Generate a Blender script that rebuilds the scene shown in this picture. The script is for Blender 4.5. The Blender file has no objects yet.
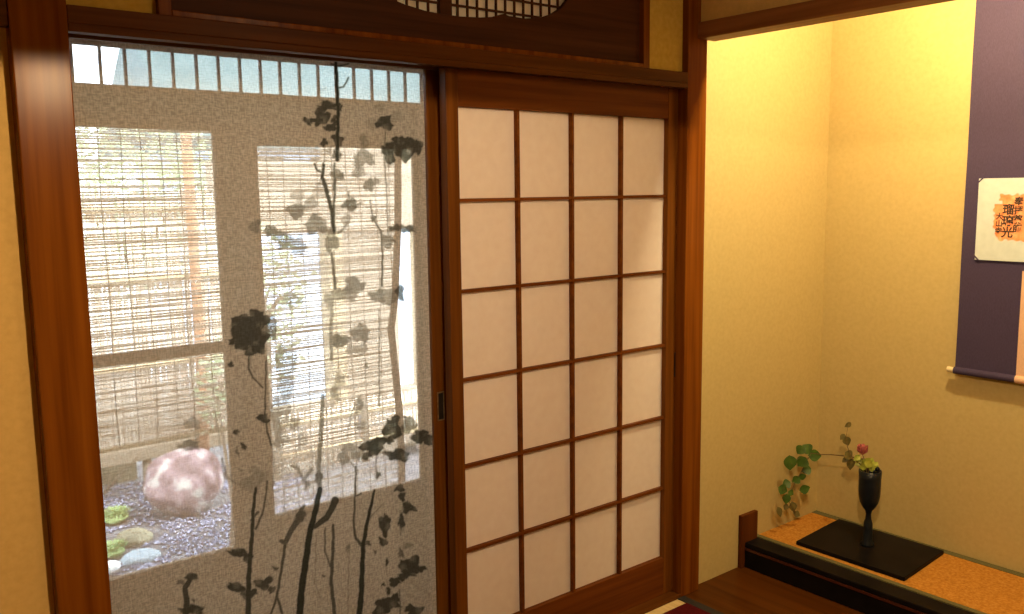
import bpy, bmesh, math, random
import numpy as np
from mathutils import Vector, Matrix
random.seed(7); RNG = np.random.default_rng(7)
C = bpy.context.scene.collection
PI = math.pi
# ------------------------------------------------------------------ camera
FPX, YAW, PITCH, ROLL = 888.18, math.radians(38.665), math.radians(7.516), math.radians(-0.706)
CAM = Vector((0.0, -1.997, 1.435))
fw = Vector((math.sin(YAW)*math.cos(PITCH), math.cos(YAW)*math.cos(PITCH), -math.sin(PITCH)))
r0 = Vector((math.cos(YAW), -math.sin(YAW), 0)); u0 = r0.cross(fw)
rt = math.cos(ROLL)*r0 + math.sin(ROLL)*u0
up = -math.sin(ROLL)*r0 + math.cos(ROLL)*u0
def ray(x, y): return (x-512)/FPX*rt - (y-307)/FPX*up + fw
def onX(x, y, X): d = ray(x, y); return CAM + d*((X-CAM.x)/d.x)
def onY(x, y, Y): d = ray(x, y); return CAM + d*((Y-CAM.y)/d.y)
def onZ(x, y, Z): d = ray(x, y); return CAM + d*((Z-CAM.z)/d.z)
cd = bpy.data.cameras.new('camera'); cam = bpy.data.objects.new('camera', cd); C.objects.link(cam)
cd.sensor_width = 36; cd.lens = FPX*36/1024; cd.clip_start = .02
m = Matrix((rt, up, -fw)).transposed().to_4x4(); m.translation = CAM; cam.matrix_world = m
bpy.context.scene.camera = cam
vs = bpy.context.scene.view_settings
bpy.context.scene.display_settings.display_device = 'sRGB'
vs.view_transform = 'Standard'; vs.look = 'None'; vs.gamma = 1; vs.exposure = 0; vs.use_curve_mapping = False
cy = bpy.context.scene.cycles
cy.transparent_max_bounces = 24; cy.max_bounces = 10; cy.diffuse_bounces = 5; cy.transmission_bounces = 8
cy.use_denoising = True; cy.sample_clamp_indirect = 4
# ------------------------------------------------------------------ helpers
class MB:
    """collects shapes in world coordinates, builds ONE mesh object"""
    def __init__(s): s.bm = bmesh.new()
    def box(s, x0, x1, y0, y1, z0, z1):
        v = [s.bm.verts.new(p) for p in ((x0,y0,z0),(x1,y0,z0),(x1,y1,z0),(x0,y1,z0),(x0,y0,z1),(x1,y0,z1),(x1,y1,z1),(x0,y1,z1))]
        for f in ((3,2,1,0),(4,5,6,7),(0,1,5,4),(1,2,6,5),(2,3,7,6),(3,0,4,7)): s.bm.faces.new([v[i] for i in f])
        return s
    def tube(s, pts, rad, n=8, cap=True):
        pts = [Vector(p) for p in pts]
        if not hasattr(rad, '__len__'): rad = [rad]*len(pts)
        rings = []; ref = None
        for i, p in enumerate(pts):
            t = (pts[min(i+1, len(pts)-1)] - pts[max(i-1, 0)]).normalized()
            if ref is None: ref = Vector((0,0,1)) if abs(t.z) < .9 else Vector((1,0,0))
            a = t.cross(ref).normalized(); b = t.cross(a); ref = -b if b.dot(ref) < 0 else b
            ref = a.cross(t) if False else ref
            rings.append([s.bm.verts.new(p + rad[i]*(math.cos(2*PI*k/n)*a + math.sin(2*PI*k/n)*b)) for k in range(n)])
        for A, B in zip(rings, rings[1:]):
            for k in range(n): s.bm.faces.new((A[k], A[(k+1)%n], B[(k+1)%n], B[k]))
        if cap: s.bm.faces.new(rings[0][::-1]); s.bm.faces.new(rings[-1])
        return s
    def lathe(s, prof, c, n=32):
        c = Vector(c); rings = []
        for r, z in prof:
            rings.append([s.bm.verts.new(c + Vector((max(r,1e-4)*math.cos(2*PI*k/n), max(r,1e-4)*math.sin(2*PI*k/n), z))) for k in range(n)])
        for A, B in zip(rings, rings[1:]):
            for k in range(n): s.bm.faces.new((A[k], A[(k+1)%n], B[(k+1)%n], B[k]))
        return s
    def prism(s, poly, axis, a0, a1):
        """poly = list of 2-D points in the plane perpendicular to axis"""
        def P(p, a): return {'x': (a,p[0],p[1]), 'y': (p[0],a,p[1]), 'z': (p[0],p[1],a)}[axis]
        A = [s.bm.verts.new(P(p,a0)) for p in poly]; B = [s.bm.verts.new(P(p,a1)) for p in poly]
        n = len(poly)
        s.bm.faces.new(A); s.bm.faces.new(B[::-1])
        for k in range(n): s.bm.faces.new((A[k], B[k], B[(k+1)%n], A[(k+1)%n]))
        return s
    def leaf(s, c, d, side, L, W, curl=.15, n=6):
        """pointed oval blade with a creased midrib, base at c"""
        c = Vector(c); d = Vector(d).normalized(); side = (Vector(side) - Vector(side).dot(d)*d).normalized(); nn = d.cross(side)
        rows = []
        for i in range(n+1):
            t = i/n; w = W*math.sin(PI*min(1, t**.8))*.5
            mid = c + d*(L*t) - nn*(curl*L*t*t)
            rows.append([s.bm.verts.new(mid + side*(w*q) + nn*(abs(q)*w*.25)) for q in (-1, 0, 1)])
        for A, B in zip(rows, rows[1:]):
            for k in range(2): s.bm.faces.new((A[k], A[k+1], B[k+1], B[k]))
        return s
    def rock(s, c, rx, ry, rz, seed, sub=3, rough=.22, flat=None):
        rs = np.random.default_rng(seed); t = bmesh.new(); bmesh.ops.create_icosphere(t, subdivisions=sub, radius=1)
        dirs = rs.normal(size=(9,3)); dirs /= np.linalg.norm(dirs, axis=1)[:,None]; off = rs.uniform(.62, .95, 9)
        for v in t.verts:
            p = np.array(v.co)
            for dd, o in zip(dirs, off):
                q = p@dd
                if q > o: p = p - dd*(q-o)*.55
            k = 1 + rough*.3*(math.sin(5*p[0]+seed)+math.sin(6*p[1]+2*seed)+math.sin(7*p[2]+p[0]*4))/3
            v.co = Vector(c) + Vector((p[0]*rx*k, p[1]*ry*k, p[2]*rz*k))
            if flat is not None: v.co.z = min(v.co.z, flat)
        mp = {v: s.bm.verts.new(v.co) for v in t.verts}
        for f in t.faces: s.bm.faces.new([mp[v] for v in f.verts])
        t.free(); return s
    def build(s, name, mat, parent=None, smooth=False, bevel=0, label=None):
        bmesh.ops.recalc_face_normals(s.bm, faces=s.bm.faces)
        base = parent_loc(parent)
        if base.length > 0: bmesh.ops.translate(s.bm, verts=s.bm.verts, vec=-base)
        me = bpy.data.meshes.new(name); s.bm.to_mesh(me); s.bm.free()
        return link(name, me, mat, parent, smooth, bevel, label)
def parent_loc(p):
    v = Vector((0,0,0))
    while p is not None: v = v + p.location; p = p.parent
    return v
def link(name, me, mat, parent=None, smooth=False, bevel=0, label=None):
    o = bpy.data.objects.new(name, me); C.objects.link(o)
    if mat: me.materials.append(mat)
    if parent is not None: o.parent = parent
    if smooth:
        for p in me.polygons: p.use_smooth = True
    if bevel:
        b = o.modifiers.new('bevel', 'BEVEL'); b.width = bevel; b.segments = 2; b.limit_method = 'ANGLE'
    if label: o['label'] = label
    return o
def thing(name, label, cat, loc, group=None):
    o = bpy.data.objects.new(name, None); C.objects.link(o); o.location = loc; o.empty_display_size = .05
    tag(o, label, cat, group); return o
def tag(o, label, cat, group=None, kind=None):
    if label: o['label'] = label
    if cat: o['category'] = cat
    if group: o['group'] = group
    if kind: o['kind'] = kind
    return o
def struct(o): o['kind'] = 'structure'; return o
def recenter(o):
    """move a single-mesh object's origin to the bottom centre of its mesh"""
    me = o.data; co = [v.co for v in me.vertices]
    c = Vector(((min(p.x for p in co)+max(p.x for p in co))/2, (min(p.y for p in co)+max(p.y for p in co))/2, min(p.z for p in co)))
    me.transform(Matrix.Translation(-c)); o.location = o.location + c; return o
# ------------------------------------------------------------------ materials
def mat(name):
    m = bpy.data.materials.new(name); m.use_nodes = True; nt = m.node_tree; nt.nodes.clear()
    out = nt.nodes.new('ShaderNodeOutputMaterial')
    return m, nt, out
def N(nt, t, **kw):
    n = nt.nodes.new(t)
    for k, v in kw.items():
        if k in n.inputs: n.inputs[k].default_value = v
        else: setattr(n, k, v)
    return n
def coords(nt, scale=(1,1,1)):
    tc = nt.nodes.new('ShaderNodeTexCoord'); mp = nt.nodes.new('ShaderNodeMapping'); mp.inputs['Scale'].default_value = scale
    nt.links.new(tc.outputs['Object'], mp.inputs['Vector']); return mp.outputs['Vector']
def ramp(nt, fac, stops):
    r = nt.nodes.new('ShaderNodeValToRGB'); e = r.color_ramp.elements
    while len(e) < len(stops): e.new(.5)
    for q, (p, c) in zip(e, stops): q.position = p; q.color = (*c, 1)
    nt.links.new(fac, r.inputs['Fac']); return r.outputs['Color']
def principled(name, stops, scale=(20,20,20), detail=4, rough=.6, bump=0, bscale=None, spec=.5, coat=0, metal=0):
    m, nt, out = mat(name); b = nt.nodes.new('ShaderNodeBsdfPrincipled'); nt.links.new(b.outputs[0], out.inputs[0])
    n = N(nt, 'ShaderNodeTexNoise', Scale=1.0, Detail=detail); nt.links.new(coords(nt, scale), n.inputs['Vector'])
    nt.links.new(ramp(nt, n.outputs['Fac'], stops), b.inputs['Base Color'])
    b.inputs['Roughness'].default_value = rough; b.inputs['Specular IOR Level'].default_value = spec
    b.inputs['Coat Weight'].default_value = coat; b.inputs['Coat Roughness'].default_value = .12; b.inputs['Metallic'].default_value = metal
    if bump:
        n2 = N(nt, 'ShaderNodeTexNoise', Scale=1.0, Detail=5); nt.links.new(coords(nt, bscale or scale), n2.inputs['Vector'])
        bp = N(nt, 'ShaderNodeBump', Strength=bump, Distance=.002); nt.links.new(n2.outputs['Fac'], bp.inputs['Height'])
        nt.links.new(bp.outputs['Normal'], b.inputs['Normal'])
    return m
def wood(name, dark, light, axis='z', rough=.38, g=1.0, coat=0.0):
    s = {'x': (1.6*g,45*g,45*g), 'y': (45*g,1.6*g,45*g), 'z': (45*g,45*g,1.6*g)}[axis]
    return principled(name, [(.28, dark), (.5, tuple((a+b)/2 for a, b in zip(dark, light))), (.74, light)], s, 5, rough, .05, s, .06, coat)
WD, WL = (.095,.024,.002), (.21,.066,.006)
M = {}
M['wood_z'] = wood('post wood', WD, WL, 'z', .22)
M['wood_x'] = wood('beam wood', (.058,.018,.002), (.125,.043,.007), 'x', .4)
M['wood_y'] = wood('lintel wood', (.20,.075,.02), (.32,.135,.042), 'y', .45)
M['shoji_z'] = wood('shoji stile wood', (.080,.025,.003), (.18,.063,.009), 'z', .42)
M['shoji_x'] = wood('shoji rail wood', (.075,.020,.003), (.16,.048,.008), 'x', .42)
M['dark_board'] = wood('dark transom wood', (.035,.013,.006), (.085,.030,.012), 'x', .5)
M['alcove_board'] = wood('alcove floorboard wood', (.045,.013,.0015), (.10,.032,.004), 'y', .28, .7)
M['outer_x'] = wood('grey brown door wood across', (.13,.09,.06), (.24,.17,.12), 'x', .6)
M['outer_z'] = wood('grey brown door wood', (.13,.09,.06), (.24,.17,.12), 'z', .6)
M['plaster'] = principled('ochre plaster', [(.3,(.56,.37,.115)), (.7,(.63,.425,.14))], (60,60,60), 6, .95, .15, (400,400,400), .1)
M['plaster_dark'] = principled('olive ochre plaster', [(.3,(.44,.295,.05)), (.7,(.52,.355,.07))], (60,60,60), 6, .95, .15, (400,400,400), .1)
M['plaster_alc'] = principled('cream alcove plaster', [(.3,(.47,.375,.155)), (.7,(.515,.415,.18))], (70,70,70), 6, .95, .12, (420,420,420), .1)
M['ceiling'] = wood('ceiling boards', (.20,.12,.05), (.30,.19,.09), 'x', .7)
M['tatami'] = principled('tatami straw', [(.3,(.50,.38,.16)), (.7,(.66,.52,.26))], (300,8,300), 3, .8, .2, (300,12,300), .2)
M['alc_mat'] = principled('orange straw matting', [(.3,(.32,.125,.012)), (.5,(.43,.19,.025)), (.72,(.52,.26,.05))], (120,120,120), 5, .8, .3, (260,120,260), .2)
M['green_band'] = principled('green cloth edging', [(.3,(.075,.07,.022)), (.7,(.13,.12,.04))], (200,200,200), 3, .8)
M['felt'] = principled('red felt', [(.3,(.045,.003,.004)), (.7,(.085,.006,.008))], (250,250,250), 4, .95, .3, None, .1)
M['block'] = wood('end block wood', (.06,.016,.003), (.12,.035,.007), 'z', .5)
M['black_edge'] = principled('black edge cloth', [(.3,(.008,.007,.006)), (.7,(.02,.016,.012))], (200,200,200), 3, .7)
M['lacquer'] = principled('black lacquer', [(.3,(.006,.005,.005)), (.7,(.012,.009,.008))], (10,10,10), 2, .3, 0, None, .03)
M['lacquer_red'] = principled('worn red lacquer edge', [(.3,(.04,.009,.003)), (.7,(.08,.018,.006))], (30,30,30), 3, .35)
M['vase'] = principled('blue black glaze', [(.3,(.004,.006,.009)), (.7,(.010,.014,.019))], (40,40,40), 3, .35, 0, None, .25)
M['leaf'] = principled('green leaf', [(.3,(.03,.075,.007)), (.7,(.065,.135,.014))], (60,60,60), 3, .5)
M['leaf_light'] = principled('yellow green leaf', [(.3,(.22,.28,.03)), (.7,(.42,.46,.07))], (60,60,60), 3, .5)
M['leaf_brown'] = principled('dull green leaf', [(.3,(.09,.08,.02)), (.7,(.16,.13,.03))], (60,60,60), 3, .6)
M['stem'] = principled('brown green stem', [(.3,(.10,.06,.02)), (.7,(.17,.11,.035))], (90,90,90), 3, .6)
M['rose'] = principled('pink petal', [(.3,(.40,.10,.10)), (.7,(.56,.19,.17))], (80,80,80), 2, .6)
M['scroll'] = principled('purple black silk', [(.3,(.034,.025,.064)), (.7,(.048,.036,.088))], (500,500,120), 2, .75, .1, None, .3)
M['scroll_pale'] = principled('pale pink silk', [(.3,(.62,.40,.25)), (.7,(.70,.46,.30))], (500,500,120), 2, .8)
M['ivory'] = principled('ivory', [(.3,(.72,.62,.36)), (.7,(.80,.70,.44))], (30,30,30), 2, .35)
M['black_iron'] = principled('dark pull plate', [(.3,(.006,.005,.004)), (.7,(.015,.011,.008))], (90,90,90), 2, .4)
M['brass'] = principled('worn brass rim', [(.3,(.20,.12,.05)), (.7,(.34,.22,.10))], (90,90,90), 2, .4, metal=.6)
M['rock_pink'] = principled('pinkish boulder stone', [(.34,(.07,.035,.035)), (.46,(.16,.10,.105)), (.55,(.23,.155,.165)), (.66,(.40,.37,.34))], (9,9,9), 8, .9, .9, (18,18,18))
M['rock_grey'] = principled('blue grey stepping stone', [(.3,(.20,.24,.27)), (.7,(.30,.35,.38))], (10,10,10), 6, .8, .3, (40,40,40))
M['rock_brown'] = principled('mossy brown stone', [(.3,(.13,.11,.07)), (.7,(.25,.23,.15))], (10,10,10), 6, .9, .3, (40,40,40))
M['rock_white'] = principled('white stone', [(.3,(.66,.66,.62)), (.7,(.82,.82,.78))], (14,14,14), 4, .8)
M['gravel'] = principled('grey gravel', [(.3,(.035,.035,.055)), (.5,(.11,.11,.165)), (.70,(.46,.46,.58))], (75,75,75), 3, .7)
M['ground'] = principled('dark damp earth', [(.3,(.06,.055,.06)), (.7,(.16,.15,.16))], (12,12,12), 6, .9)
M['moss'] = principled('bright moss grass', [(.3,(.15,.22,.07)), (.7,(.30,.38,.15))], (30,30,30), 4, .8)

M['bark'] = principled('bark', [(.3,(.09,.06,.04)), (.7,(.20,.14,.09))], (30,30,6), 5, .9)
M['red_post'] = principled('reddish post wood', [(.3,(.34,.15,.07)), (.7,(.50,.26,.14))], (30,30,4), 4, .7)
M['rail_wood'] = principled('weathered rail wood', [(.3,(.14,.105,.07)), (.7,(.21,.165,.115))], (4,30,30), 4, .8)
M['bamboo'] = principled('dry bamboo', [(.3,(.42,.31,.17)), (.7,(.60,.47,.29))], (20,20,4), 4, .5)
M['fence_reed'] = principled('dry reed fence', [(.3,(.66,.50,.36)), (.5,(.82,.68,.53)), (.75,(.93,.86,.75))], (70,70,3), 5, .8, .4, (160,160,4))
M['tan_wall'] = principled('tan garden wall plaster', [(.3,(.34,.265,.19)), (.7,(.44,.35,.26))], (5,5,5), 5, .95)
M['lamp_metal'] = principled('dark lamp metal', [(.3,(.03,.02,.01)), (.7,(.06,.04,.02))], (20,20,20), 2, .5)
def paper_mat(name, c0, c1, tl, sc=(35,35,35)):
    m, nt, out = mat(name)
    n = N(nt, 'ShaderNodeTexNoise', Scale=1.0, Detail=6); nt.links.new(coords(nt, sc), n.inputs['Vector'])
    col = ramp(nt, n.outputs['Fac'], [(.3,c0), (.7,c1)])
    d = nt.nodes.new('ShaderNodeBsdfDiffuse'); t = nt.nodes.new('ShaderNodeBsdfTranslucent'); mx = N(nt, 'ShaderNodeMixShader'); mx.inputs[0].default_value = tl
    for q in (d, t): nt.links.new(col, q.inputs['Color'])
    nt.links.new(d.outputs[0], mx.inputs[1]); nt.links.new(t.outputs[0], mx.inputs[2]); nt.links.new(mx.outputs[0], out.inputs[0])
    return m
M['paper'] = paper_mat('washi paper', (.90,.83,.77), (.94,.88,.82), .45)
M['paper_ranma'] = paper_mat('old washi paper', (.86,.74,.54), (.92,.80,.60), .6)
M['reed'] = paper_mat('pale bamboo reed with glints', (.42,.32,.22), (.96,.93,.87), .6, (4,4,170))  # strong pale and brown streaks imitate light glinting between the reeds
def glass_mat():
    m, nt, out = mat('window glass'); t = N(nt, 'ShaderNodeBsdfTransparent'); t.inputs[0].default_value = (.95,.97,.97,1)
    g = N(nt, 'ShaderNodeBsdfGlossy', Roughness=.02); f = N(nt, 'ShaderNodeFresnel', IOR=1.45); mx = N(nt, 'ShaderNodeMixShader')
    n = N(nt, 'ShaderNodeTexNoise', Scale=1.5); nt.links.new(coords(nt), n.inputs['Vector'])
    b = N(nt, 'ShaderNodeBump', Strength=.02); nt.links.new(n.outputs['Fac'], b.inputs['Height']); nt.links.new(b.outputs['Normal'], g.inputs['Normal'])
    nt.links.new(f.outputs[0], mx.inputs[0]); nt.links.new(t.outputs[0], mx.inputs[1]); nt.links.new(g.outputs[0], mx.inputs[2]); nt.links.new(mx.outputs[0], out.inputs[0])
    return m
M['glass'] = glass_mat()
M['cord'] = principled('dark blind cord', [(.3,(.035,.03,.024)), (.7,(.07,.06,.045))], (50,50,50), 2, .8)
M['tree_leaf'] = paper_mat('garden leaf', (.36,.42,.24), (.60,.64,.44), .5, (9,9,9))
M['teal_roof'] = principled('pale teal metal roof', [(.3,(.055,.085,.08)), (.7,(.085,.12,.115))], (2,2,2), 3, .6)
M['white_wall'] = principled('white house wall', [(.3,(.50,.56,.66)), (.7,(.60,.66,.76))], (2,2,2), 3, .8)
# ------------------------------------------------------------------ room shell
PL0, PL1 = onY(34,320,-.04).x, onY(89.3,307,-.04).x; PR0, PR1 = onY(685,300,-.04).x, onY(703.2,313,-.04).x
print('posts', PL0, PL1, PR0, PR1)
AX = 3.195
YF = -.04          # face of posts and head beam; the front shoji stands at Y = 0
struct(MB().box(-2.0,PL0,.0,.06,0,1.758).build('wall_left_plaster'.replace('_plaster',''), M['plaster']))
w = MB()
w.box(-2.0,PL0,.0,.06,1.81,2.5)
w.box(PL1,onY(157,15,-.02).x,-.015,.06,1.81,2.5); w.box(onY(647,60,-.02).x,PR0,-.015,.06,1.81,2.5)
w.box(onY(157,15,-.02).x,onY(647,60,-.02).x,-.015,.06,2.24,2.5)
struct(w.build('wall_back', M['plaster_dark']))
struct(MB().box(PL0,PL1,YF,.066,0,2.5).build('trim_1', M['wood_z'], bevel=.003))
struct(MB().box(PR0,PR1,YF,.066,0,2.5).build('trim_2', M['wood_z'], bevel=.003))
# head beam with two grooves in its underside
k = MB(); ZB = 1.757
k.box(PL1,PR0,YF,.13,ZB+.016,1.808); k.box(PL1,PR0,YF,-.008,ZB,ZB+.016); k.box(PL1,PR0,.038,.052,ZB,ZB+.016); k.box(PL1,PR0,.098,.13,ZB,ZB+.016)
struct(k.build('trim_3', M['wood_x'], bevel=.0015))
struct(MB().box(-2.0,PL0,YF+.005,.055,1.758,1.81).build('trim_4', M['wood_x'], bevel=.002))
struct(MB().box(PL1,PR0,YF,.13,-.03,.012).build('trim_5', M['wood_x'], bevel=.002))
struct(MB().box(-2.0,2.295,-3.6,YF,-.06,0).build('floor', M['tatami']))
struct(MB().box(2.295,2.33,-3.6,YF,-.06,.003).build('trim_6', M['black_edge']))
struct(MB().box(2.33,AX+.06,-1.75,YF+.03,-.06,.0).build('floor_alcove', M['alcove_board']))
struct(MB().box(-2.0,2.45,-3.6,0,2.5,2.56).build('ceiling', M['ceiling']))
struct(MB().box(-2.06,-2.0,-3.6,.06,0,2.5).build('wall_side', M['plaster']))
struct(MB().box(-2.06,2.45,-3.66,-3.6,0,2.5).build('wall_front', M['plaster']))
# alcove
struct(MB().box(PR1,AX+.06,-.01,.05,-.06,2.5).build('wall_alcove_left', M['plaster_alc']))
struct(MB().box(AX,AX+.06,-1.75,-.01,-.06,2.5).build('wall_alcove_back', M['plaster_alc']))
struct(MB().box(2.36,AX+.06,-1.81,-1.75,-.06,2.5).build('wall_alcove_right', M['plaster_alc']))
struct(MB().box(2.45,AX+.06,-1.81,.05,2.5,2.56).build('ceiling_alcove', M['ceiling']))
zl0 = onY(691,40,YF).z; zl1 = onX(760,10.3,2.362).z
struct(MB().box(2.36,2.45,-1.75,YF+.002,1.918,zl1).build('trim_7', M['wood_y'], bevel=.003))
struct(MB().box(2.375,2.435,-1.75,YF+.006,zl1,2.5).build('wall_alcove_upper', M['plaster']))
struct(MB().box(2.36,2.45,-1.85,-1.75,0,2.5).build('trim_8', M['wood_z'], bevel=.003))
struct(MB().box(2.37,2.44,-3.6,-1.85,0,2.5).build('wall_right', M['plaster']))
# ------------------------------------------------------------------ transom with gourd-shaped opening
tx0, tx1 = onY(157,15,-.02).x, onY(647,60,-.02).x
tr = thing('transom_panel', 'dark wood transom panel with gourd-shaped lattice opening above the head beam', 'transom', (( tx0+tx1)/2, -.02, 1.808))
f = MB(); f.box(tx0,tx0+.028,-.032,.045,1.808,2.24); f.box(tx1-.028,tx1,-.032,.045,1.808,2.24); f.box(tx0+.028,tx1-.028,-.032,.045,2.205,2.24); f.box(tx0+.028,tx1-.028,-.032,.045,1.808,1.822)
f.build('frame', M['wood_z'], tr, bevel=.002)
pts = [(388,-6),(393,0),(405,5),(425,11.3),(440,14.2),(460,17),(480,18),(492,17.5),(500,15.2),(504,14.3),(509,16.5),(525,19),(540,18.2),(553,14),(562,8),(568,0),(570,-5)]
low = [onY(x,y,-.012) for x, y in pts]; low = [(p.x, p.z) for p in low]
zm = 2.005
outline = low + [(x, 2*zm-z) for x, z in low[::-1]]
cu = bpy.data.curves.new('transom_board', 'CURVE'); cu.dimensions = '2D'; cu.fill_mode = 'BOTH'; cu.extrude = .007; cu.bevel_depth = .0015
for poly in ([(tx0+.028,1.822),(tx1-.028,1.822),(tx1-.028,2.205),(tx0+.028,2.205)], outline):
    sp = cu.splines.new('POLY'); sp.points.add(len(poly)-1); sp.use_cyclic_u = True
    for q, (x, z) in zip(sp.points, poly): q.co = (x, z, 0, 1)
co = bpy.data.objects.new('tmp', cu); C.objects.link(co); bpy.context.view_layer.update()
me = bpy.data.meshes.new_from_object(co.evaluated_get(bpy.context.evaluated_depsgraph_get())); bpy.data.objects.remove(co)
me.transform(Matrix(((1,0,0,0),(0,0,-1,-.005),(0,1,0,0),(0,0,0,1)))); me.transform(Matrix.Translation(-tr.location)); me.name = 'board'; me.materials.clear()
link('board', me, M['dark_board'], tr)
gx0, gx1 = min(p[0] for p in outline)-.03, max(p[0] for p in outline)+.03
la = MB(); xm0, xm1 = onY(438.5,8,.012).x, onY(450.5,8,.012).x
la.box(xm0,xm1,.005,.02,1.825,2.2)
st = onY(521,8,.012).x - onY(512,8,.012).x; st = (onY(560,5,.012).x-onY(460,8,.012).x)/11.0
x = xm1+.026
while x < gx1: la.box(x-.0028,x+.0028,.014,.019,1.825,2.2); x += st
x = xm0-.03
while x > gx0: la.box(x-.0028,x+.0028,.014,.019,1.825,2.2); x -= st
zz = onY(500,11.5,.012).z
for i in range(-2, 11): la.box(gx0,gx1,.013,.018,zz+i*.037-.003,zz+i*.037+.003)
la.build('lattice', M['dark_board'], tr)
MB().box(gx0,gx1,.022,.0235,1.825,2.2).build('paper', M['paper_ranma'], tr)
# ------------------------------------------------------------------ shoji
def shoji(name, label, x0, x1, y0, y1, pull, wl):
    t = thing(name, label, 'sliding door', ((x0+x1)/2, (y0+y1)/2, .012))
    z0, z1 = .012, ZB+.012
    px0, px1 = x0+wl, x1-.075
    pz0, pz1 = .148, 1.660
    MB().box(x0,px0,y0,y1,z0,z1).build('stile', M['shoji_z'], t, bevel=.002)
    MB().box(px1,x1,y0,y1,z0,z1).build('stile', M['shoji_z'], t, bevel=.002)
    MB().box(px0,px1,y0+.001,y1,pz1,z1).build('top_rail', M['shoji_x'], t, bevel=.002)
    MB().box(px0,px1,y0+.001,y1,z0,pz0).build('bottom_rail', M['shoji_x'], t, bevel=.002)
    l = MB()
    for i in (1,2,3):
        xx = px0 + (px1-px0)*i/4; l.box(xx-.0045,xx+.0045,y0+.004,y0+.019,pz0,pz1)
    for j in range(1,6):
        zz = pz0 + (pz1-pz0)*j/6; l.box(px0,px1,y0+.005,y0+.018,zz-.0046,zz+.0046)
    l.build('lattice', M['shoji_x'], t)
    MB().box(px0-.004,px1+.004,y0+.0195,y0+.0203,pz0-.004,pz1+.004).build('paper', M['paper'], t)
    pc = (x0+.024 if pull == 'l' else x1-.022)
    b = MB(); zc = .815 if pull == 'l' else .845
    h, ww = .038, .0085
    zc = onY(441,406,y0).z if pull == 'l' else onY(672,365,y0).z
    b.box(pc-ww-.003,pc+ww+.003,y0-.002,y0+.004,zc+h,zc+h+.004); b.box(pc-ww-.003,pc+ww+.003,y0-.002,y0+.004,zc-h-.004,zc-h)
    b.box(pc-ww-.003,pc-ww,y0-.002,y0+.004,zc-h,zc+h); b.box(pc+ww,pc+ww+.003,y0-.002,y0+.004,zc-h,zc+h)
    if pull == 'l': pl = b.build('door_pull', M['brass'], t, label='recessed pull with brass rim')
    else: pl = b.build('door_pull', M['black_iron'], t, label='recessed black pull')
    MB().box(pc-ww,pc+ww,y0-.0012,y0+.003,zc-h,zc+h).build('recess', M['black_iron'], pl)
    return t
shoji('shoji_door', 'closed paper shoji door with four columns of panes beside the alcove post', 1.381, 2.342, 0.0, .032, 'r', .040)
shoji('shoji_door', 'shoji door slid behind the front one, only its pulled edge showing by the curtain', onY(431,300,.058).x, 2.285, .058, .090, 'l', .051)
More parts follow.
